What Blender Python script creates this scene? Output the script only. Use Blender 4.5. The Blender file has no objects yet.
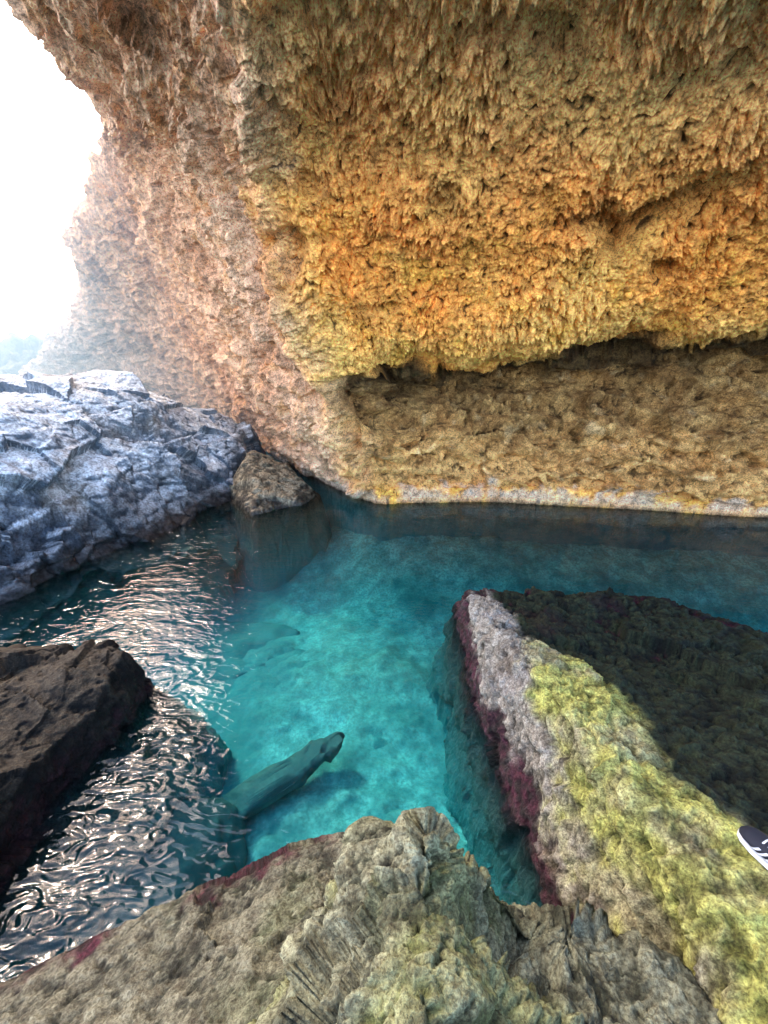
import bpy, math, time
import numpy as np
T0=time.time()
rng=np.random.RandomState(7)
# ---------------- noise ----------------
PERM=rng.permutation(256).astype(np.int32); PERM=np.concatenate([PERM,PERM])
G=rng.normal(size=(256,3)).astype(np.float32); G/=np.linalg.norm(G,axis=1)[:,None]
RP=rng.rand(256,3).astype(np.float32)
def hsh(x,y,z):
    return PERM[(PERM[(PERM[x&255]+y)&255]+z)&255]
def perlin(p):
    p=p.astype(np.float32); f0=np.floor(p); i=f0.astype(np.int32); f=p-f0
    u=f*f*f*(f*(f*6-15)+10); out=np.zeros(len(p),np.float32)
    for dx in (0,1):
        wx=u[:,0] if dx else 1-u[:,0]
        for dy in (0,1):
            wy=u[:,1] if dy else 1-u[:,1]
            for dz in (0,1):
                wz=u[:,2] if dz else 1-u[:,2]
                g=G[hsh(i[:,0]+dx,i[:,1]+dy,i[:,2]+dz)]
                d=g[:,0]*(f[:,0]-dx)+g[:,1]*(f[:,1]-dy)+g[:,2]*(f[:,2]-dz)
                out+=wx*wy*wz*d
    return out*1.5
def fbm(p,o=4,gain=.5,ridge=False):
    a=1.;s=0.;out=np.zeros(len(p),np.float32);q=p.copy()
    for k in range(o):
        n=perlin(q+k*17.3)
        if ridge: n=1-2*np.abs(n)
        out+=a*n; s+=a; a*=gain; q=q*2.03
    return out/s
def worley(p,facet=False):
    p=p.astype(np.float32); f0=np.floor(p); i=f0.astype(np.int32); f=p-f0
    F1=np.full(len(p),9.,np.float32);F2=F1.copy(); fc=np.zeros(len(p),np.float32)
    for dx in (-1,0,1):
        for dy in (-1,0,1):
            for dz in (-1,0,1):
                hh=hsh(i[:,0]+dx,i[:,1]+dy,i[:,2]+dz); r=RP[hh]
                vx=r[:,0]+dx-f[:,0];vy=r[:,1]+dy-f[:,1];vz=r[:,2]+dz-f[:,2]
                d=vx**2+vy**2+vz**2
                m=d<F1
                if facet:
                    g=G[hh]; fc=np.where(m,vx*g[:,0]+vy*g[:,1]+vz*g[:,2]+(r[:,0]-.5)*.7,fc)
                F2=np.where(m,F1,np.minimum(F2,d)); F1=np.where(m,d,F1)
    if facet: return np.sqrt(F1),np.sqrt(F2),fc
    return np.sqrt(F1),np.sqrt(F2)
def ss(a,b,x):
    t=np.clip((x-a)/(b-a),0,1); return t*t*(3-2*t)
def mix(c1,c2,t):
    return np.asarray(c1)*(1-t[:,None])+np.asarray(c2)*t[:,None]
# ---------------- mesh helpers ----------------
def grid_normals(P):
    du=np.gradient(P,axis=1); dv=np.gradient(P,axis=0)
    n=np.cross(du,dv); n/=np.linalg.norm(n,axis=2)[:,:,None]+1e-9
    return n
def mk(name,V,F,mat,col=None,smooth=True):
    V=np.asarray(V,np.float32); F=np.asarray(F,np.int32)
    me=bpy.data.meshes.new(name)
    me.vertices.add(len(V)); me.vertices.foreach_set('co',V.ravel())
    k=F.shape[1]
    me.loops.add(F.size); me.loops.foreach_set('vertex_index',F.ravel())
    me.polygons.add(len(F)); me.polygons.foreach_set('loop_start',np.arange(0,F.size,k,dtype=np.int32))
    me.polygons.foreach_set('loop_total',np.full(len(F),k,np.int32))
    me.update(calc_edges=True)
    me.polygons.foreach_set('use_smooth',np.full(len(F),smooth))
    if col is not None:
        at=me.attributes.new('Col','FLOAT_COLOR','POINT')
        c4=np.ones((len(V),4),np.float32); c4[:,:3]=np.clip(col,0,1); at.data.foreach_set('color',c4.ravel())
    me.materials.append(mat)
    ob=bpy.data.objects.new(name,me); bpy.context.scene.collection.objects.link(ob)
    return ob
def gfaces(h,w,keep=None,flip=False):
    i=np.arange(h*w).reshape(h,w)
    a=i[:-1,:-1].ravel();b=i[:-1,1:].ravel();c=i[1:,1:].ravel();d=i[1:,:-1].ravel()
    F=np.stack([a,b,c,d],1)
    if flip: F=F[:,::-1]
    if keep is not None:
        F=F[keep[F].any(axis=1)]
    return F
def meta(o,label,cat=None,kind=None,group=None):
    o['label']=label
    if cat: o['category']=cat
    if kind: o['kind']=kind
    if group: o['group']=group
def rbf(pts,X,Y,c=.12):
    P=np.array(pts,float); n=len(P)
    def ph(r2): return np.sqrt(r2+c*c)
    r2=(P[:,None,0]-P[None,:,0])**2+(P[:,None,1]-P[None,:,1])**2
    A=np.zeros((n+1,n+1)); A[:n,:n]=ph(r2); A[:n,n]=1;A[n,:n]=1
    w=np.linalg.solve(A,np.append(P[:,2],0))
    Z=np.full(X.shape,w[n])
    for k in range(n): Z=Z+w[k]*ph((X-P[k,0])**2+(Y-P[k,1])**2)
    return Z
def polydist(poly,X,Y):
    P=np.array(poly,float); n=len(P); best=np.full(X.shape,1e9); A=np.zeros(X.shape);B=np.zeros(X.shape); ins=np.zeros(X.shape,bool)
    for k in range(n):
        a=P[k];b=P[(k+1)%n]; dx,dy=b[0]-a[0],b[1]-a[1]
        t=np.clip(((X-a[0])*dx+(Y-a[1])*dy)/(dx*dx+dy*dy),0,1)
        d=(X-a[0]-t*dx)**2+(Y-a[1]-t*dy)**2; m=d<best
        best=np.where(m,d,best); A=np.where(m,a[2]+(b[2]-a[2])*t,A); B=np.where(m,a[3]+(b[3]-a[3])*t,B)
        if dy!=0:
            c=((a[1]>Y)!=(b[1]>Y))&(X<(dx*(Y-a[1])/dy+a[0])); ins^=c
    d=np.sqrt(best); return np.where(ins,d,-d),A,B
# ---------------- materials ----------------
def rockmat(name,bump=.5,s1=14,s2=60,dist=.02,rough=.85,wet=True,scat=((0,.06,.33,.33),(.42,.003,.33,.365),(.58,.0,.34,.42),(.76,.0,.19,.28),(1,.0,.04,.08)),fk=.85,gain=1.):
    m=bpy.data.materials.new(name); m.use_nodes=True; nt=m.node_tree; N=nt.nodes; L=nt.links
    b=N['Principled BSDF']
    def math_(op,a,bv=None):
        q=N.new('ShaderNodeMath'); q.operation=op
        for i,vv in enumerate((a,bv)):
            if vv is None: continue
            if isinstance(vv,(int,float)): q.inputs[i].default_value=vv
            else: L.new(vv,q.inputs[i])
        return q.outputs[0]
    def mul(c1,c2,bt='MULTIPLY',fac=1):
        q=N.new('ShaderNodeMix'); q.data_type='RGBA'; q.blend_type=bt
        if isinstance(fac,(int,float)): q.inputs[0].default_value=fac
        else: L.new(fac,q.inputs[0])
        L.new(c1,q.inputs[6]); L.new(c2,q.inputs[7]); return q.outputs[2]
    at=N.new('ShaderNodeAttribute'); at.attribute_name='Col'
    geo=N.new('ShaderNodeNewGeometry')
    n1=N.new('ShaderNodeTexNoise'); n1.inputs['Scale'].default_value=s1; n1.inputs['Detail'].default_value=7; n1.inputs['Roughness'].default_value=.7
    n2=N.new('ShaderNodeTexNoise'); n2.inputs['Scale'].default_value=s2; n2.inputs['Detail'].default_value=4; n2.inputs['Roughness'].default_value=.75
    vo=N.new('ShaderNodeTexVoronoi'); vo.inputs['Scale'].default_value=s2*.5
    for n in (n1,n2,vo): L.new(geo.outputs['Position'],n.inputs['Vector'])
    def ramp(src,p0,c0,p1,c1):
        r=N.new('ShaderNodeValToRGB'); e=r.color_ramp.elements; e[0].position=p0;e[0].color=(*c0,1);e[1].position=p1;e[1].color=(*c1,1)
        L.new(src,r.inputs['Fac']); return r.outputs['Color']
    r=ramp(n1.outputs['Fac'],.34,(.50*gain,.45*gain,.41*gain),.64,(1.42*gain,1.42*gain,1.4*gain))
    r2=ramp(n2.outputs['Fac'],.38,(.45,.42,.40),.6,(1.27,1.27,1.27))
    colr=mul(mul(at.outputs['Color'],r),r2)
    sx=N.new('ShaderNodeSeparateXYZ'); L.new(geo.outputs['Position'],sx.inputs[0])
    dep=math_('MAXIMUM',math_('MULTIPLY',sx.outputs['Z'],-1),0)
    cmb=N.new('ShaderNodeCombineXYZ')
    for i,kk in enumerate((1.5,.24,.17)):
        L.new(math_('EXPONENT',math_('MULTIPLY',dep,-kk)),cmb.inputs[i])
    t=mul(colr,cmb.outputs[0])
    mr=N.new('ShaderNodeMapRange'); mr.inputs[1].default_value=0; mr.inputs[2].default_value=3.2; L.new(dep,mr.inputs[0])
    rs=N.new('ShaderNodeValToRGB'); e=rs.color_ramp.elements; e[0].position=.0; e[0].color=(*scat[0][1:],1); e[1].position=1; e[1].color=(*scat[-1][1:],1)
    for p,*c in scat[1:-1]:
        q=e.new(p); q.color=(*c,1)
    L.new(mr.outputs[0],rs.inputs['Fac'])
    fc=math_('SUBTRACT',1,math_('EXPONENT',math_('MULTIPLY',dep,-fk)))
    fin=mul(t,rs.outputs['Color'],'MIX',fc)  # water absorption and scattered light painted into the base colour by depth
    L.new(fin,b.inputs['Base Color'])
    ad=math_('ADD',math_('ADD',n2.outputs['Fac'],math_('MULTIPLY',vo.outputs['Distance'],.6)),n1.outputs['Fac'])
    bp=N.new('ShaderNodeBump'); bp.inputs['Strength'].default_value=bump; bp.inputs['Distance'].default_value=dist
    L.new(ad,bp.inputs['Height']); L.new(bp.outputs['Normal'],b.inputs['Normal'])
    if wet:
        mr=N.new('ShaderNodeMapRange'); mr.inputs[1].default_value=.05; mr.inputs[2].default_value=.3; mr.inputs[3].default_value=.35; mr.inputs[4].default_value=rough
        L.new(sx.outputs['Z'],mr.inputs[0]); L.new(mr.outputs[0],b.inputs['Roughness'])
    else: b.inputs['Roughness'].default_value=rough
    b.inputs['Specular IOR Level'].default_value=.25
    return m
M_cliff=rockmat('ochre_limestone',1.,8,45,.035,scat=((0,.03,.28,.32),(.42,.01,.38,.46),(.58,.0,.40,.48),(.76,.0,.38,.46),(1,.0,.3,.38)),fk=1.8,gain=1.55)  # bright underwater tints: painted water glow against the overhang's shade
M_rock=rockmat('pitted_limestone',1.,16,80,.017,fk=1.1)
M_far=rockmat('far_limestone',.4,5,30,.03)  # for farther rocks; any haze tint is painted in their vertex colours
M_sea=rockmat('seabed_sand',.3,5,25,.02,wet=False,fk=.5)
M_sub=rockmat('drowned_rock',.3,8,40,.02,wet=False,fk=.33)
# ---------------- cliff ----------------
C={}
C[1]=[(-25.5,29,0),(-24.6,28.5,.6),(-22.4,27,1.4),(-18.8,24.5,2.6),(-13.2,20,4.5),(-10.2,16,6.17),(-5.9,12,7.26),(-4.7,9,7.17),(-3.95,7,6.95),(-3.4,5.2,6.8)]
C[2]=[(-7.53,18,0),(-7.97,18.2,.4),(-8.4,18,1.1),(-8.43,17,2.72),(-7.2,14.5,4.25),(-5.92,12,5.38),(-3.85,9,6.19),(-3.22,7,6.24),(-2.75,5.8,6.22),(-2.35,4.6,6.18)]
C[3]=[(-2.5,10.3,0),(-2.6,10.3,.4),(-2.86,10.2,1.32),(-3.1,9.8,2.41),(-3.09,9.2,3.42),(-2.99,8.5,4.38),(-2.41,7.2,5.39),(-1.99,6,5.74),(-1.7,5.1,5.83),(-1.46,4.2,5.9)]
C[4]=[(-.45,7.7,0),(-.58,7.6,.43),(-.72,7.4,1.51),(-.83,7.1,2.33),(-1.08,6.8,3.03),(-1.35,6.3,3.91),(-1.24,5.7,4.8),(-1.06,4.9,5.2),(-.92,4.3,5.38),(-.78,3.6,5.49)]
C[5]=[(.53,7.54,0),(.53,7.6,.35),(.43,7.75,1.34),(.31,8.3,2.3),(.02,6.95,2.95),(-.33,6.4,3.79),(-.43,5.75,4.69),(-.39,5.05,5.2),(-.36,4.4,5.42),(-.3,3.5,5.5)]
C[6]=[(2.35,7.54,0),(2.34,7.64,.35),(2.36,7.85,1.32),(2.29,8.5,2.55),(1.62,6.7,3.05),(1.28,6.1,3.82),(.91,5.3,4.63),(.69,4.6,5.07),(.55,4.1,5.27),(.35,3.3,5.28)]
C[7]=[(4.44,7.27,0),(4.4,7.34,.35),(4.5,7.5,1.36),(4.32,8.0,2.75),(3.2,6.4,3.2),(2.72,5.8,3.88),(2.24,5.2,4.64),(1.81,4.5,5.02),(1.52,4,5.22),(1.16,3.3,5.28)]
C[8]=[(6.34,6.92,0),(6.25,6.93,.3),(6.45,7.1,1.42),(6.16,7.5,2.85),(4.76,6.2,3.3),(4.14,5.7,3.95),(3.4,5,4.58),(2.83,4.4,4.98),(2.41,3.9,5.16),(1.85,3.2,5.21)]
C[9]=[(8.31,6.47,0),(8.25,6.5,.3),(8.62,6.7,1.5),(8.06,7.1,2.95),(6.35,6,3.35),(5.52,5.5,3.95),(4.65,4.9,4.55),(3.89,4.3,4.93),(3.32,3.8,5.11),(2.63,3.2,5.21)]
C[10]=[(10.3,5.4,0),(10.3,5.45,.3),(10.8,6.4,1.6),(10.4,6.4,2.9),(8.3,5.2,3.3),(7.5,4.9,3.9),(6.4,4.3,4.6),(5.4,4,5),(4.6,3.6,5.2),(3.9,3.1,5.3)]
C[11]=[(13.5,4,0),(13.5,4,.3),(14,4.4,1.6),(13.8,4.4,2.9),(12.3,4.2,3.3),(11.5,4,3.9),(10.4,3.7,4.7),(9.4,3.4,5.2),(8.6,3,5.4),(7.9,2.8,5.6)]
C[0]=[(x+1.5,y+6,z+(.8 if k>4 else -.3)) for k,(x,y,z) in enumerate(C[1])]
net=[]
for k in range(12):
    c=C[k]; a=np.array(c[-1]); b0=np.array(c[0])
    col=[b0+np.array([0,-.1,-3.2])]+[np.array(p) for p in c]
    col+=[a+np.array([0,-.1,.9]),a+np.array([0,.9,3.2]),a+np.array([0,7,6.5])]
    net.append(col)
net=np.array(net).transpose(1,0,2)
def crmat(n,samp):
    ts=[]
    for k in range(n-1):
        ts+= [k+j/samp[k] for j in range(samp[k])]
    ts.append(n-1-1e-6); ts=np.array(ts); M=np.zeros((len(ts),n))
    for r,t in enumerate(ts):
        k=int(t); f=t-k
        w=[-.5*f+f*f-.5*f**3, 1-2.5*f*f+1.5*f**3, .5*f+2*f*f-1.5*f**3, -.5*f*f+.5*f**3]
        for j,ww in zip((k-1,k,k+1,k+2),w):
            if j<0: M[r,0]+=2*ww; M[r,1]-=ww
            elif j>n-1: M[r,n-1]+=2*ww; M[r,n-2]-=ww
            else: M[r,j]+=ww
    return M,ts
Mr,tr=crmat(14,[12,20,60,75,70,105,135,140,130,60,20,12,8])
Mc,tc=crmat(12,[20,100,115,130,85,125,135,135,80,30,12])
P=np.einsum('ra,abk,cb->rck',Mr,net,Mc)
h,w=P.shape[:2]
TR,TC=np.meshgrid(tr,tc,indexing='ij')
n=grid_normals(P)
ctr=np.array([0,2,2.])
if ((ctr-P[h//2,w//2])*n[h//2,w//2]).sum()<0: n=-n; cflip=True
else: cflip=False
V=P.reshape(-1,3); n=n.reshape(-1,3); TR=TR.ravel();TC=TC.ravel()
tcj=TC+perlin(V*.9)*.3+perlin(V*2.7)*.2
left=1-ss(3.65,4.4,tcj)
trj=TR+perlin(V*1.3+77)*.5
alc=ss(1.6,2.3,TR)*(1-ss(4.3,4.8,trj))*(1-left)
hang=ss(4.6,5.4,TR)*(1-left)
lipz=np.exp(-((TR-4.8)/.5)**2)*(1-left)
big=fbm(V*.45,4); rid=fbm(V*np.array([1.1,1.1,1.5])+3,4,ridge=True)
V=V+n*(big*.38*(.3+.7*ss(1,3,TR)))[:,None]+n*(rid*.17*(.35+.65*left)*ss(.8,2,TR))[:,None]
q1=TC+TR*.25
ribs=1-2*np.abs(perlin(np.stack([q1*3.2+perlin(V*.7)*.25,TR*.35,TC*.2],1)))
ribs2=1-2*np.abs(perlin(np.stack([q1*8+perlin(V*1.3)*.35,TR*.8,TC*.4+9],1)))
V=V+n*((ribs*.15+ribs2*.08)*left*ss(1,2.5,TR))[:,None]
ridge_=np.exp(-((TC-4)/.10)**2)*ss(1,2,TR); V=V+n*(ridge_*.15)[:,None]
V[:,2]+=(perlin(V*np.array([1.6,.6,.2])+12)*.18+perlin(V*np.array([5,3,1.])+12)*.06)*lipz
F_a,F_b,fac=worley(V*np.array([1.3,1.3,2.2])+3.3,True)
V=V+n*(fac*.15*(left+1.7*alc)*ss(1,2,TR))[:,None]
F_a,F_b,fac=worley(V*np.array([3.2,3.2,6])+8.3,True)
V=V+n*(fac*.05*(left+2.5*alc)*ss(1,2,TR))[:,None]
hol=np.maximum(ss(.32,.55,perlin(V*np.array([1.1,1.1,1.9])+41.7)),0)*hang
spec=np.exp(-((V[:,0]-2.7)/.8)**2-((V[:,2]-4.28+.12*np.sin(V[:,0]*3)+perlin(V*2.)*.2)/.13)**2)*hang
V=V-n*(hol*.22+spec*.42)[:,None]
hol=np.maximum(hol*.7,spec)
wp=V+np.stack([perlin(V*4+5),perlin(V*4+15),perlin(V*4+25)],1)*.09
F1,F2=worley(wp*np.array([10,9.5,7.8]))
f1,f2=worley(wp*np.array([23,21,18.])+7)
kn=np.clip(1-F1*1.25,0,1); kn2=np.clip(1-f1*1.2,0,1)
sm=fbm(V*9,4)
patch=.5+.9*ss(-.3,.35,perlin(V*1.2+3))
amp=(.055+.066*hang)*(1-.35*left)*(1-.6*alc)*ss(1.0,2.0,TR)*patch*(1-.2*ss(7.,9.,TR))
dirn=n+np.array([0,-.05,-.16])*(hang[:,None])
V=V+dirn*(kn*amp)[:,None]+dirn*(kn2*amp*.85)[:,None]+n*(sm*.042)[:,None]
st=np.sin(V[:,2]*11+V[:,0]*1.2+perlin(V*.8)*5+perlin(V*3)*1.5)
V=V+n*(st*.07*alc)[:,None]
# colours
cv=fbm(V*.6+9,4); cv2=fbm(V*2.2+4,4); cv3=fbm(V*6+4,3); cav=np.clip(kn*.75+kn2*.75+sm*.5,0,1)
c_h=mix((.98,.39,.075),(1.0,.55,.14),ss(-.3,.3,cv))
c_h=mix(c_h,(.95,.51,.07),ss(.05,.4,cv2)*ss(9.2,5.2,TR)*.5)
c_h=mix(c_h,(1.0,.56,.24),ss(6.0,9.0,TR)*.7)
c_h=mix(c_h,(.50,.21,.06),ss(.15,.4,cv3)*.35)
c_h=mix(c_h*.14,c_h*1.05,ss(.0,.36,cav))  # gaps between knobs darkened: ambient occlusion painted into the colour
c_h=mix(c_h,c_h*.3,hol*.8)  # hollows get the same painted shade
c_l=mix((.54,.29,.16),(.76,.47,.28),ss(-.3,.3,cv+ribs*.25))
c_l=mix(c_l,(.74,.37,.13),ss(0,.35,cv2)*.5)
c_l=mix(c_l,(.22,.13,.08),ss(.12,.38,cv3)*.5)
c_l=mix(c_l*.26,c_l,ss(-.1,.5,cav+rid*.2+ribs*.2+ribs2*.15))  # creases of the left face shaded in the colour, occlusion-like
farf=ss(12,26,V[:,1]); c_l=mix(c_l,(.30,.35,.40),farf*.75)  # aerial haze painted on: far rock turns pale blue with distance
c_a=mix((.46,.23,.07),(.74,.42,.14),ss(-.3,.3,cv2))
c_a=mix(c_a,(.80,.55,.26),ss(.2,.5,fbm(V*3+11,3))*.6)
c_a=mix(c_a*.25,c_a,ss(-.15,.35,cav+fac*.6+st*.08))  # alcove recesses carry painted occlusion too
c_a=mix(c_a,c_a*.55,ss(2.6,3.5,trj))  # upper alcove darkened in colour towards the shadowed crevice
c_a=mix(c_a,c_a*.25,ss(3.6,4.15,trj))  # crevice shadow under the lip painted into the colour
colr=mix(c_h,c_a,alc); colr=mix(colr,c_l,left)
wl=ss(.02,.12,V[:,2])*(1-ss(.17,.38,V[:,2]+cv2*.5+cv3*.2)); colr=mix(colr,(.60,.48,.36),wl*.7)
colr=mix(colr,(.08,.06,.045),(1-ss(-.02,.08,V[:,2]+cv2*.1))*.9)
colr=mix(colr,(.10,.20,.22),1-ss(-.18,-.03,V[:,2]))
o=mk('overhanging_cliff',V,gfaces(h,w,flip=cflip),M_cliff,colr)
meta(o,'huge ochre limestone cliff overhanging the turquoise pool','cliff')
print('cliff',time.time()-T0)
# ---------------- heightfield rocks ----------------
HF={}
def ax(*segs):
    a=[]
    for lo,hi,d in segs: a+=list(np.arange(lo,hi,d))
    return np.array(a)
def hrock(name,poly,pts,xs,ys,colf,mat,disp=(.12,.05,.02),fr=2.2,zmin=-3.2,warp=0.06,seed=0,fct=0,ffr=1.5,sm_=.08,c=.08,karst=1.):
    X,Y=np.meshgrid(xs,ys)
    Q=np.stack([X.ravel(),Y.ravel(),np.zeros(X.size)],1)+seed
    k=.9/ (warp*14+.4)
    wx=(perlin(Q*2.5*k)*warp+perlin(Q*7*k)*warp*.4).reshape(X.shape); wy=(perlin(Q*2.5*k+31)*warp+perlin(Q*7*k+31)*warp*.4).reshape(X.shape)
    top=rbf(pts,X+wx,Y+wy,c)
    d,sa,sb=polydist(poly,X+wx*.8,Y+wy*.8)
    side=np.where(d>0,d*sa,d*sb)
    hmin=.5*(top+side-np.sqrt((top-side)**2+sm_**2))
    Z=np.where(d<0,side,hmin)
    P=np.stack([X,Y,Z],2); n=grid_normals(P).reshape(-1,3); V=P.reshape(-1,3)
    S=V+seed
    r=fbm(S*fr,4,ridge=True); m=fbm(S*fr*3.1,4)
    Sd=S+np.stack([m,r*.4,-m],1)*.03
    F1,F2=worley((S+np.stack([m,m,m],1)*.05)*fr*3.5); g1,g2=worley(Sd*fr*9); g3,_=worley(Sd*fr*20)
    crack=1-ss(0,.18,F2-F1)
    V=V+n*((r-.2)*disp[0]+m*disp[1])[:,None]
    V=V-n*(crack*disp[1]*.5*ss(-.1,.25,m))[:,None]+n*((g1-.5)*disp[2]*karst+(g3-.5)*disp[2]*.5*karst)[:,None]
    pit=ss(.15,.4,fbm(S*fr*6+3,3)); V=V-n*(pit*disp[2]*1.2)[:,None]
    if fct:
        Sw=S+np.stack([m,r*.5,m],1)*.05/ffr
        _,_,fc=worley(Sw*ffr,True); _,_,fc2=worley(Sw*ffr*2.7+5,True)
        V=V+n*(fc*fct+fc2*fct*.4)[:,None]
    cavv=np.clip(.5+r*.35+m*.8-crack*.25+(g1-.5)*.6*karst+(g3-.5)*.3-pit*.35,0,1)  # cavity shade for the rock colours: cracks and pits painted darker
    P2=V.reshape(P.shape); n2=grid_normals(P2).reshape(-1,3)
    col=colf(V,n2,S,cavv,r,m)
    keep=V[:,2]>zmin
    o=mk(name,V,gfaces(len(ys),len(xs),keep),mat,col)
    HF[name]=(V)
    return o
def band(V,S,m,col,purple=(.040,.005,.015),top=.22,amt=.94,uc=(.22,.21,.16)):
    nz=fbm(S*4+3,4)
    z=V[:,2]+nz*.28+m*.12
    b=1-ss(top*.55,top,z)
    pc=mix(np.array(purple)*.25,np.array(purple)*1.7,ss(-.2,.3,fbm(S*14,3)))
    col=mix(col,pc,b*amt)
    under=1-ss(-.35,-.08,V[:,2])
    return mix(col,uc,under*.8)
ledge_poly=[(.98,1.0,5,12),(.94,1.52,5,12),(.88,2.11,4.5,12),(.83,2.92,3.5,12),(.86,3.7,3,8),(.92,4.15,3,5),(1.93,4.12,2,2.5),(2.98,4.2,2,2),(3.68,3.79,2,2),(4.07,3.33,2,2),(5.2,2.6,2,2),(6.5,1.2,2,2),(7,-1.5,2,2),(.9,-1.5,5,5),(.95,.3,5,5)]
ledge_pts=[(1.19,3.38,.45),(1.2,2.5,.70),(1.12,1.69,.95),(1.08,1.21,1.02),(1.06,.93,1.02),(1.04,.6,1.07),(1.1,3.95,.24),(1.5,3.9,.30),(2.2,3.7,.32),(3,3.9,.28),(3.8,3.4,.28),(5,2.3,.35),
(1.96,2.81,.38),(2.48,2.53,.4),(2.92,2.24,.5),(2.2,1.55,.85),(1.89,1.62,.8),(1.8,1.94,.68),(1.45,1.9,.88),(1.4,2.4,.74),
(1.2,.92,1.08),(1.5,.95,1.1),(1.38,.78,1.12),(1.5,1.3,1.0),(1.5,0,1.2),(2.5,.5,1.1),(3.5,1,.8),(4.5,1.5,.5),(1.2,-.6,1.2),(3,-.6,1.2),(1.1,.2,1.15)]
def col_ledge(V,n,S,cav,r,m):
    x,y,z=V[:,0],V[:,1],V[:,2]
    gry=mix((.075,.065,.05),(.42,.385,.31),ss(.15,.75,cav))
    yel=mix((.15,.155,.035),(.54,.54,.145),ss(.15,.75,cav))
    drk=mix((.004,.007,.004),(.030,.042,.020),ss(.2,.95,cav))
    drk=mix(drk,(.022,.006,.012),ss(.05,.3,fbm(S*1.4+91,3))*.5*ss(2.4,3.2,y))
    crest=np.interp(y,[0,.6,.9,1.3,1.8,2.4,3.0,3.6],[1.0,1.07,1.07,1.06,1.10,1.18,1.25,1.2])
    d=x-crest+m*.15+perlin(S*1.7)*.12
    wd=np.interp(y,[0,.8,1.2,1.6,2.0,2.5,3.0],[.95,.55,.42,.40,.52,.26,.02])
    pat=ss(-.45,-.05,fbm(S*1.9+21,4))
    yel=mix(mix((.14,.13,.07),(.44,.41,.23),ss(.15,.75,cav)),yel,ss(-.35,.0,fbm(S*2.6+61,4)))
    col=mix(gry,yel,ss(-.12,.04,d)*(1-ss(2.4,2.95,y))*(.5+.5*pat))
    col=mix(col,drk,ss(wd-.05,wd+.12,d+fbm(S*2.2+5,3)*.22))
    gm=ss(.1,.4,fbm(S*3+2,3)); col=mix(col,(.04,.05,.016),gm*.4*ss(-.1,.1,d))
    br=ss(.1,.35,fbm(S*1.9+31,4)); col=mix(col,(.09,.06,.04),br*.65*(1-ss(-.1,.1,d)))
    wt=ss(.0,.3,fbm(S*2.7+71,4)); col=mix(col,(.50,.47,.42),wt*.5*(1-ss(-.12,.02,d)))
    return band(V,S,m,col,top=np.interp(x,[1.15,1.5],[.34,.24]),uc=(.10,.12,.10))
o=hrock('limestone_ledge',ledge_poly,ledge_pts,ax((.3,.72,.03),(.72,1.3,.0048),(1.3,3.2,.0105),(3.2,7.4,.03)),ax((-.9,.4,.03),(.4,4.4,.0095),(4.4,6,.04)),col_ledge,M_rock,disp=(.04,.045,.022),fr=2.2,seed=3.1,fct=.09,ffr=1.5,warp=.05,c=.03)
meta(o,'long limestone ledge with yellow-green algae crest above the pool','rock')
peak_poly=[(-.75,1.1,4,4),(-.4,1.15,4,5),(-.1,1.2,5,5),(.2,1.2,5.5,6),(.6,1.05,5,5),(.95,.92,4,5),(1.5,.75,4,4),(1.6,-.9,4,4),(-1.2,-.9,4,4),(-1.2,.6,4,4)]
peak_pts=[(.165,.91,1.33),(.165,1.02,1.06),(-.01,.91,1.09),(-.15,.86,.98),(-.28,.65,1.0),(-.33,.5,1.04),(.29,.79,1.12),(.40,.73,1.0),(.4,.53,1.12),(.15,.67,1.34),(.11,.47,1.42),(.1,.2,1.4),(0,-.4,1.2),(.54,.75,.88),(.75,.62,.86),(.67,.74,.78),(.96,.51,.96),(1.1,.2,1.05),(.8,.2,1.15),(.6,-.3,1.15),(-.55,.9,.12),(-.57,.6,.35),(-.62,.2,.55),(-.6,-.3,.9),(-.8,1,.1),(-1,.8,0),(-1,0,.3)]
def col_peak(V,n,S,cav,r,m):
    gry=mix((.030,.033,.020),(.255,.26,.17),ss(.15,.85,cav))
    col=mix(gry,(.235,.255,.075),ss(-.15,.25,fbm(S*1.8+5,3))*.5)
    col=mix(col,(.018,.022,.012),ss(.08,.33,fbm(S*3.7+8,4))*.6)
    return band(V,S,m,col,top=.2)
o=hrock('jagged_boulder',peak_poly,peak_pts,ax((-1,1.6,.0052)),ax((-.6,.7,.006),(.7,1.3,.0035),(1.3,1.7,.02)),col_peak,M_rock,disp=(.045,.05,.018),fr=3.0,seed=12.7,warp=.012,fct=.14,ffr=1.8,sm_=.02,c=.006,karst=.7)
meta(o,'jagged pitted limestone boulder with greenish grey crust at the shore','rock')
slab_poly=[(-2.9,.3,2,2),(-1.95,.91,2.5,3),(-1.58,1.1,3,4),(-1.08,1.29,3,4),(-.53,1.48,3,4),(-.22,1.54,3,4),(.1,1.4,3,5),(.3,1.0,3,5),(.3,-.9,3,3),(-3.6,-.9,2,2)]
slab_pts=[(-.84,.88,.38),(-.42,1.08,.40),(-1.24,.78,.31),(-.71,.65,.55),(-.41,.64,.7),(-.29,1.22,.34),(-1.5,.2,.6),(-.8,0,.9),(-2,.5,.2),(-2.5,.3,.1),(-1.6,.95,.19),(-1.1,1.12,.24),(-.6,1.3,.27),(-.1,1.35,.28),(0,.9,.5),(0,0,.9),(-3,-.4,.1),(-2,-.4,.6)]
def col_slab(V,n,S,cav,r,m):
    gry=mix((.032,.033,.022),(.185,.18,.125),ss(.15,.8,cav))
    col=mix(gry,(.10,.12,.055),ss(0,.4,fbm(S*2+5,3))*.5)
    col=mix(col,(.028,.026,.017),ss(.1,.4,fbm(S*4+15,3))*.45)
    return band(V,S,m*.5,col,purple=(.038,.004,.012),top=.27)
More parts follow.
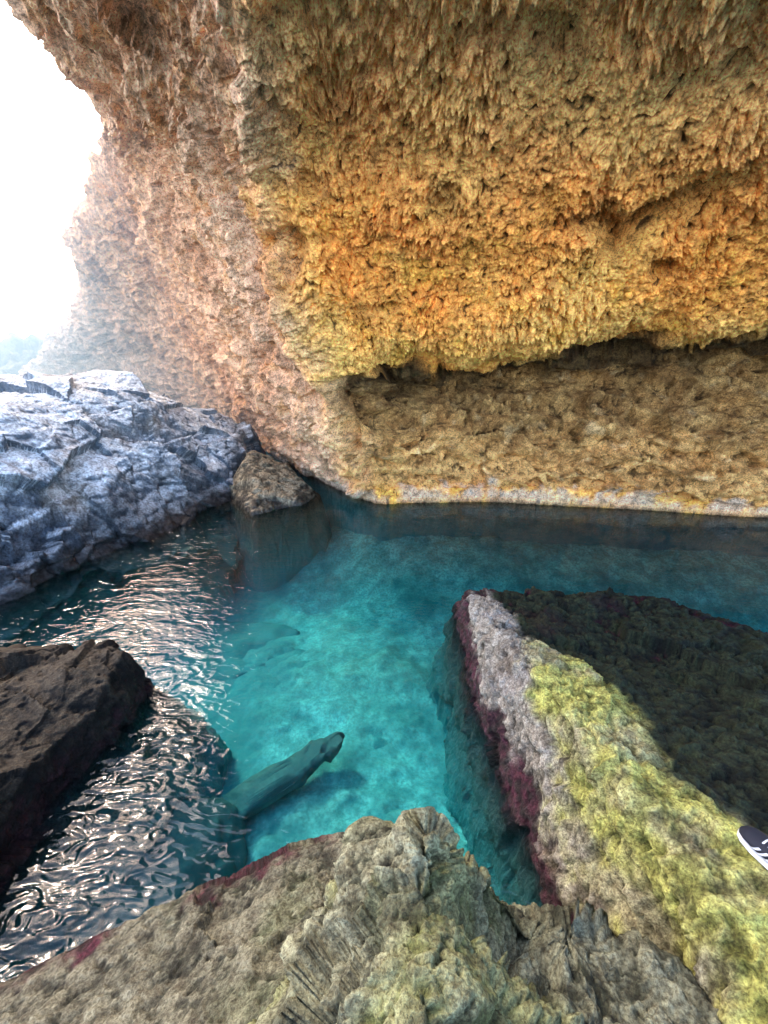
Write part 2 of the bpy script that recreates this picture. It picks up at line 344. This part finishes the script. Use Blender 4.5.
o=hrock('shore_slab',slab_poly,slab_pts,ax((-3.2,.3,.0078)),ax((-.6,.4,.02),(.4,1.7,.0065),(1.7,2.3,.02)),col_slab,M_rock,disp=(.016,.02,.011),fr=2.6,seed=21.3,fct=.05,ffr=1.0,warp=.05,karst=.7)
meta(o,'low brownish limestone slab edged with purple algae at waterline','rock')
dark_poly=[(-2.6,.5,3,3),(-2.3,1.1,3,3),(-2.28,1.63,3,3),(-2.18,2.29,3,3),(-2.18,2.85,4,3),(-2.5,3.0,4,3),(-3.2,2.95,4,3),(-4.2,2.9,3,2),(-5.2,2.2,3,2),(-6.5,.5,3,2),(-6,-1,3,2),(-2.8,-.9,3,2)]
dark_pts=[(-2.27,2.75,.48),(-2.62,2.49,.5),(-2.98,2.36,.5),(-2.28,2.29,.32),(-2.5,1.83,.38),(-2.55,1.4,.48),(-3.2,1.5,.75),(-4,2.2,.5),(-4.2,1,.7),(-3,.6,.5),(-4,-.2,.6),(-3,2.8,.35)]
def col_dark(V,n,S,cav,r,m):
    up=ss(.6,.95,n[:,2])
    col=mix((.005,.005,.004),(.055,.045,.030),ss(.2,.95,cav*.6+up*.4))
    return band(V,S,m,col,purple=(.014,.004,.006),top=.24,uc=(.02,.025,.02))
o=hrock('wet_dark_rock',dark_poly,dark_pts,ax((-5.6,-3.2,.03),(-3.2,-1.9,.0085),(-1.9,-.9,.03)),ax((-.6,1,.03),(1,3.2,.0095),(3.2,4.4,.04)),col_dark,M_rock,disp=(.035,.03,.016),fr=1.6,seed=33.3,fct=.12,ffr=1.3,karst=.6,c=.02,sm_=.03)
meta(o,'dark wet craggy rock rising out of the sea','rock')
boul_poly=[(-9,3.8,2,1),(-7.5,3.6,2,1),(-5.5,3.9,2,1),(-5.09,4.49,2.5,1.5),(-4.8,5.17,2.5,1.5),(-4.45,5.78,2,1.5),(-3.85,6.92,2,2),(-3.07,8,2,3),(-2.7,8.9,2,3),(-3.2,10.6,2,1.5),(-5,11.6,2,1.5),(-7.2,12,2,1.5),(-9.5,10,2,1.5),(-9.8,6,2,1.5)]
boul_pts=[(-5.55,6,1.85),(-5.99,7,2.2),(-5.86,8,2.2),(-5.04,9,2.05),(-4.3,9.5,1.65),(-3.3,9,.85),(-3.6,10,1.2),(-4.8,7.2,1.6),(-4.45,6.6,.7),(-5.26,6.5,1.6),(-3.9,8,.7),(-4.6,7.9,1.8),(-5.0,5.3,.9),(-5.6,5.0,1.3),(-6.5,5.2,1.7),(-7.5,6,1.9),(-7.5,9,2.1),(-5.5,10.5,1.7)]
def col_boul(V,n,S,cav,r,m):
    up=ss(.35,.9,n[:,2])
    col=mix((.06,.08,.11),(.50,.56,.61),ss(.1,.8,cav*.35+up*.65))  # lit tops, shaded sides and pale blue haze painted into the colour
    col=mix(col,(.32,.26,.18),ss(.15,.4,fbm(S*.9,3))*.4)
    dk=1-ss(.2,1.1,V[:,2]+fbm(S*1.2,3)*.8); col=mix(col,col*.2,dk)  # shadow on the lower part painted in by darkening the colour
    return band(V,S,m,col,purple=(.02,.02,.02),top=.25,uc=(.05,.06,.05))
o=hrock('sea_boulder',boul_poly,boul_pts,ax((-10,-2,.015)),ax((3,12.6,.017)),col_boul,M_far,disp=(.06,.045,.016),fr=.9,seed=47,warp=.08,fct=.40,ffr=.48,c=.01,sm_=.06)
meta(o,'large grey limestone boulder standing in the sea beside the cliff','boulder')
small_poly=[(-3.4,7.9,1.5,5),(-2.46,6.95,1,6),(-1.68,7.45,1,6),(-1.4,8.1,1.2,6),(-2,8.9,2,4),(-3.4,9.2,2,4)]
small_pts=[(-2.6,8.3,.60),(-3.1,8.3,.80),(-2.2,8.0,.38),(-2.5,7.5,.36),(-2,7.6,.16)]
def col_small(V,n,S,cav,r,m):
    col=mix((.06,.05,.032),(.24,.20,.13),ss(.3,.8,cav))
    return band(V,S,m,col,purple=(.04,.035,.025),top=.2,uc=(.05,.07,.06))
o=hrock('low_boulder',small_poly,small_pts,ax((-4.6,-.2,.016)),ax((5.6,10.4,.016)),col_small,M_far,disp=(.035,.025,.015),fr=1.3,seed=51,fct=.12,ffr=.8)
meta(o,'small brown boulder at the foot of the cliff','boulder')
hd_poly=[(-17.5,29,1,.5),(-16.5,32,1,.5),(-18,38,1,.5),(-26,42,1,.5),(-36,41,1,.5),(-38,33,1,.5),(-30,29,1,.5),(-22,29,1.5,.5)]
hd=[(-24,33,3.4),(-21,32,3.2),(-29,35,2.6),(-19,31,3.0),(-33,35,1.5)]
def col_head(V,n,S,cav,r,m):
    return mix((.06,.08,.10),(.18,.20,.21),ss(.2,.8,cav))  # bluish colour paints distance haze onto the rock
o=hrock('rocky_headland',hd_poly,hd,ax((-42,-12,.12)),ax((25,46,.12)),col_head,M_far,disp=(.6,.35,.2),fr=.25,seed=60,fct=.9,ffr=.3,warp=.3)
meta(o,'hazy pale rocky headland rising from the open sea','headland')
print('rocks',time.time()-T0)
# ---------------- submerged rocks ----------------
import bmesh
def blob(name,loc,sc,rot,seed,col,lab,sub=5,rg=1.,pw=.8,tilt=0,taper=.3,ff=2.2,mat=None):
    bm=bmesh.new(); bmesh.ops.create_icosphere(bm,subdivisions=sub,radius=1)
    V=np.array([v.co[:] for v in bm.verts]); F=np.array([[v.index for v in f.verts] for f in bm.faces]); bm.free()
    nn=V.copy(); V=np.sign(V)*np.abs(V)**pw
    V=V*np.array(sc); S=V+seed*7.7
    _,_,fc=worley(S*ff,True)
    d=(fbm(S*1.8,4,ridge=True)*.10+fbm(S*6,3)*.05+fc*.10)*rg
    V=V+nn*d[:,None]; V[:,2]+=V[:,0]*tilt; V[:,1]*=1-V[:,0]*taper
    c,s=math.cos(rot),math.sin(rot)
    V=np.stack([V[:,0]*c-V[:,1]*s,V[:,0]*s+V[:,1]*c,V[:,2]],1)+np.array(loc)
    colr=mix(np.array(col)*.4,np.array(col)*1.3,ss(-.25,.25,fbm(S*5,4)+d))
    o=mk(name,V,F,mat or M_sea,colr); meta(o,lab,'rock',group='rocks lying under the water'); return o
blob('submerged_rock',(-1.12,2.62,-1.08),(.80,.12,.06),.60,5,(.075,.065,.045),'long brown rock slab lying just under the water surface',rg=.40,pw=.42,tilt=.10,taper=.25,ff=6.5,sub=6,mat=M_sub)
blob('submerged_rock.001',(-2.3,5.0,-1.75),(1.3,.8,.2),.2,2,(.05,.06,.05),'dark rounded rock under clear water')
blob('submerged_rock.002',(-1.85,1.95,-1.15),(.55,.5,.3),.5,12,(.03,.03,.025),'dark rounded rock under clear water',mat=M_sub)
blob('submerged_rock.003',(-.1,3.5,-1.54),(.45,.3,.10),.9,4,(.26,.24,.18),'brown stone on the sandy seabed',rg=.6)
blob('submerged_rock.004',(.15,2.1,-1.34),(.35,.4,.10),.2,5,(.26,.24,.18),'brown stone on the sandy seabed',rg=.6)
blob('submerged_rock.005',(3.2,5.6,-1.6),(1.5,.6,.2),.1,6,(.10,.10,.08),'dark rounded rock under clear water')
blob('submerged_rock.007',(-1.4,4.6,-1.66),(.9,.5,.14),.4,19,(.12,.12,.09),'brown stone on the sandy seabed',rg=.6)
# ---------------- seabed & water grids ----------------
def axis(lo,hi,d,far=900,g=1.25):
    a=list(np.arange(lo,hi,d)); s=d;x=hi
    while x<far: a.append(x); s*=g; x+=s
    a.append(far); s=d;x=lo-d;p=[]
    while x>-far: p.append(x); s*=g; x-=s
    p.append(-far); return np.array(p[::-1]+a)
xs=axis(-6,9,.028);ys=axis(-1,11,.028); X,Y=np.meshgrid(xs,ys)
sb=[(0,1.2,-1.1),(-1.5,2.2,-1.3),(-1,3.5,-1.35),(0,3,-1.4),(0,5,-1.4),(.5,6.5,-1.3),(2,5.5,-1.4),(4,5.4,-1.4),(6,4.8,-1.5),(-3,4,-1.6),(-3,6,-1.7),(-1,6.5,-1.5),(-.3,7.5,-.8),(1,7.4,-.75),(2.4,7.4,-.8),(4.4,7.1,-.8),(6.3,6.7,-.8),(8.2,6.2,-.9),(-1.8,9.2,-1.2),(-12,4,-3.0),(-12,14,-3.0),(14,4,-3.0),(0,14,-3.0),(0,-8,-3.0),(-12,-8,-3.0),(12,-8,-3.0)]
Z=rbf(sb,np.clip(X,-12,14),np.clip(Y,-8,14),.5); V=np.stack([X,Y,Z],2).reshape(-1,3)
f=fbm(V*1.1,4); f2,_=worley(V*2.5+np.stack([f,f,f],1)); f3,_=worley(V*6+np.stack([f,f,f],1)*2)
V[:,2]+=f*.16+(.5-f2)*.10*ss(-.25,.2,f)+(.5-f3)*.04
colr=mix((.74,.71,.60),(.44,.42,.32),ss(-.2,.25,f)); colr=mix(colr,(.06,.065,.05),ss(.03,.30,fbm(V*.8+7,4))*.8)
colr=mix(colr,colr*.3,ss(.0,.28,fbm(V*3.5,4))*.65)
lf=(1-ss(-1.9,-.9,V[:,0]+f*.8+np.clip(V[:,1]-3,0,9)*.20)); colr=mix(colr,(.03,.035,.03),lf*.9)
nw=ss(6.4,7.6,V[:,1]+.1*V[:,0]+f*1.0); colr=mix(colr,(.20,.36,.40),nw*.5)
o=mk('seabed',V,gfaces(len(ys),len(xs)),M_sea,colr); meta(o,'pale sandy seabed with darker stony patches',kind='structure')
xs=axis(-6,9,.03);ys=axis(-1,11,.03); X,Y=np.meshgrid(xs,ys)
Q=np.stack([X.ravel(),Y.ravel(),np.zeros(X.size)],1)
wv=fbm(Q*np.array([1.0,1.6,1]),2)*.008
fade=1/(1+np.maximum(0,np.hypot(Q[:,0],Q[:,1])-12)*.1)
Vt=Q.copy(); Vt[:,2]=wv*fade
H_,W_=X.shape
Mw=bpy.data.materials.new('clear_seawater'); Mw.use_nodes=True; nt=Mw.node_tree; N=nt.nodes; L=nt.links
N.remove(N['Principled BSDF']); out=N['Material Output']
geo=N.new('ShaderNodeNewGeometry')
mp=N.new('ShaderNodeMapping'); mp.inputs['Scale'].default_value=(1,2.2,1); mp.inputs['Rotation'].default_value=(0,0,.7); L.new(geo.outputs['Position'],mp.inputs['Vector'])
na=N.new('ShaderNodeTexNoise'); na.inputs['Scale'].default_value=1.9; na.inputs['Detail'].default_value=1.0; na.inputs['Distortion'].default_value=1.2
nb_=N.new('ShaderNodeTexNoise'); nb_.inputs['Scale'].default_value=5.2; nb_.inputs['Detail'].default_value=0.3; nb_.inputs['Distortion'].default_value=2.2
for q in (na,nb_): L.new(mp.outputs[0],q.inputs['Vector'])
mm=N.new('ShaderNodeMath'); mm.operation='MULTIPLY_ADD'; mm.inputs[1].default_value=.40; L.new(nb_.outputs['Fac'],mm.inputs[0]); L.new(na.outputs['Fac'],mm.inputs[2])
sxw=N.new('ShaderNodeSeparateXYZ'); L.new(geo.outputs['Position'],sxw.inputs[0])
def mrn(sock,a,b,c,d):
    q=N.new('ShaderNodeMapRange'); q.interpolation_type='SMOOTHSTEP'; q.inputs[1].default_value=a; q.inputs[2].default_value=b; q.inputs[3].default_value=c; q.inputs[4].default_value=d; L.new(sock,q.inputs[0]); return q.outputs[0]
mx1=mrn(sxw.outputs['X'],-1.8,-.9,1.,.25); my1=mrn(sxw.outputs['Y'],2.6,3.8,1.,.5)
mk1=N.new('ShaderNodeMath'); mk1.operation='MULTIPLY'; L.new(mx1,mk1.inputs[0]); L.new(my1,mk1.inputs[1])
ml=N.new('ShaderNodeMath'); ml.operation='MULTIPLY'; L.new(mm.outputs[0],ml.inputs[0]); L.new(mk1.outputs[0],ml.inputs[1])
bp=N.new('ShaderNodeBump'); bp.inputs['Strength'].default_value=1; bp.inputs['Distance'].default_value=.038; L.new(ml.outputs[0],bp.inputs['Height'])
gl=N.new('ShaderNodeBsdfGlossy'); gl.inputs['Roughness'].default_value=.01; L.new(bp.outputs[0],gl.inputs['Normal'])
tp=N.new('ShaderNodeBsdfTransparent'); tp.inputs[0].default_value=(.93,1,1,1)
fr=N.new('ShaderNodeFresnel'); fr.inputs[0].default_value=1.33; L.new(bp.outputs[0],fr.inputs['Normal'])
mx=N.new('ShaderNodeMixShader'); L.new(fr.outputs[0],mx.inputs[0]); L.new(tp.outputs[0],mx.inputs[1]); L.new(gl.outputs[0],mx.inputs[2]); L.new(mx.outputs[0],out.inputs['Surface'])
o=mk('sea_water',Vt,gfaces(H_,W_),Mw); meta(o,'clear turquoise sea water with gentle ripples',kind='structure')
# thin sea haze hanging over the open water
hv=[(x,y,z) for z in (.05,14) for x,y in ((-60,4.6),(-5,4.6),(-1.6,9.6),(-1.2,60),(-60,60))]
me=bpy.data.meshes.new('sea_haze'); me.from_pydata(hv,[],[(4,3,2,1,0),(5,6,7,8,9),(0,1,6,5),(1,2,7,6),(2,3,8,7),(3,4,9,8),(4,0,5,9)])
oh=bpy.data.objects.new('sea_haze',me); bpy.context.scene.collection.objects.link(oh)
Mh=bpy.data.materials.new('thin_haze'); Mh.use_nodes=True; nt=Mh.node_tree; nt.nodes.remove(nt.nodes['Principled BSDF'])
vs=nt.nodes.new('ShaderNodeVolumeScatter'); vs.inputs['Color'].default_value=(.36,.66,1,1); vs.inputs['Density'].default_value=.034; vs.inputs['Anisotropy'].default_value=.3
nt.links.new(vs.outputs[0],nt.nodes['Material Output'].inputs['Volume']); me.materials.append(Mh)
meta(oh,'thin bluish sea haze hanging over the open water',kind='structure')
print('water',time.time()-T0)
# ---------------- shoe ----------------
def pm(name,c,r=.6):
    m=bpy.data.materials.new(name); m.use_nodes=True; b=m.node_tree.nodes['Principled BSDF']; b.inputs['Roughness'].default_value=r
    nz=m.node_tree.nodes.new('ShaderNodeTexNoise'); nz.inputs['Scale'].default_value=300
    mxn=m.node_tree.nodes.new('ShaderNodeMix'); mxn.data_type='RGBA'; mxn.inputs[6].default_value=(*[k*.7 for k in c],1); mxn.inputs[7].default_value=(*c,1)
    m.node_tree.links.new(nz.outputs['Fac'],mxn.inputs[0]); m.node_tree.links.new(mxn.outputs[2],b.inputs['Base Color']); return m
navy=pm('navy_mesh_fabric',(.008,.010,.02),.8); whi=pm('white_rubber',(.7,.7,.7),.5)
L_=[0,.01,.03,.07,.12,.17,.22,.26,.28,.287]; Wd=[.008,.03,.043,.05,.047,.040,.037,.036,.028,.008]; Ht=[.03,.045,.056,.068,.088,.105,.10,.105,.095,.06]
def loft(z0f,z1f,wf,rings=14):
    Vv=[]
    for l,wi,hh in zip(L_,Wd,Ht):
        for q in range(rings):
            a=2*math.pi*q/rings; y=math.cos(a)*wi*wf; t=math.sin(a)
            z=z0f(hh)+(z1f(hh)-z0f(hh))*(.5+.5*t)
            if t>0: y*=1-.35*t*t if z1f(hh)>.04 else 1
            Vv.append((l,y,z))
    Ff=[]
    for i in range(len(L_)-1):
        for q in range(rings): Ff.append((i*rings+q,i*rings+(q+1)%rings,(i+1)*rings+(q+1)%rings,(i+1)*rings+q))
    return Vv,Ff
emp=bpy.data.objects.new('sneaker',None); bpy.context.scene.collection.objects.link(emp)
v1,f1_=loft(lambda h:0.018,lambda h:h,1.0); up=mk('upper',v1,f1_,navy)
v2,f2_=loft(lambda h:0,lambda h:.024,1.08); so=mk('sole',v2,f2_,whi)
parts=[up,so]
for s in (-1,1):
    for q in range(3):
        x=.05+q*.024; pts=[]
        for t in np.linspace(0,1,6):
            xx=x+.03*t; wi=np.interp(xx,L_,Wd); hh=np.interp(xx,L_,Ht); z=.028+(hh*.8-.028)*t
            tt=(z-.018)/(hh-.018)*2-1; tt=max(-.99,min(.99,tt)); y=math.sqrt(1-tt*tt)*wi*(1-.35*max(0,tt)**2)+.002
            pts.append((xx,s*y,z));pts.append((xx+.009,s*y,z))
        parts.append(mk('stripe',pts,[(2*i,2*i+1,2*i+3,2*i+2) for i in range(5)],whi))
for q in range(5):
    x=.075+q*.018; pts=[]
    for t in np.linspace(-1,1,9):
        hh=np.interp(x,L_,Ht); wi=np.interp(x,L_,Wd)
        pts.append((x,t*wi*.5,hh+.004-.012*t*t));pts.append((x+.006,t*wi*.5,hh+.005-.012*t*t))
    parts.append(mk('lace',pts,[(2*i,2*i+1,2*i+3,2*i+2) for i in range(8)],whi))
for p in parts: p.parent=emp
LV=HF['limestone_ledge']; sx_,sy_=1.455,1.0
m_=(np.abs(LV[:,0]-sx_-.08)<.10)&(np.abs(LV[:,1]-sy_+.08)<.10)
emp.location=(sx_,sy_,float(np.percentile(LV[m_,2],85))); emp.rotation_euler=(0,0,math.radians(-72))
print('shoe z',emp.location[2])
meta(emp,'navy sports shoe with white stripes standing on the ledge','shoe')
# ---------------- light ----------------
sc=bpy.context.scene
S=np.array([-.66,.58,.92]); S/=np.linalg.norm(S)
el=math.asin(S[2]); az=math.atan2(S[0],S[1])
wd=bpy.data.worlds.new('World'); sc.world=wd; wd.use_nodes=True; nt=wd.node_tree
sky=nt.nodes.new('ShaderNodeTexSky'); sky.sky_type='NISHITA'; sky.sun_disc=False; sky.sun_elevation=el; sky.sun_rotation=az
sky.dust_density=1.6; sky.air_density=.7; sky.ozone_density=.2
nt.links.new(sky.outputs[0],nt.nodes['Background'].inputs[0]); nt.nodes['Background'].inputs[1].default_value=1.2
sd=bpy.data.lights.new('sun','SUN'); sd.energy=3.8; sd.angle=math.radians(8); sd.color=(1,.965,.92)
so_=bpy.data.objects.new('sun',sd); sc.collection.objects.link(so_)
from mathutils import Vector
so_.rotation_euler=Vector((-S[0],-S[1],-S[2])).to_track_quat('-Z','Y').to_euler()
cd=bpy.data.cameras.new('camera'); cam=bpy.data.objects.new('camera',cd); sc.collection.objects.link(cam)
cd.sensor_fit='VERTICAL'; cd.sensor_height=36; cd.lens=14.0625; cd.clip_start=.05; cd.clip_end=3000
cam.location=(0,0,3); cam.rotation_euler=(math.radians(67),0,0); sc.camera=cam
sc.view_settings.view_transform='Standard'
print('done',time.time()-T0)
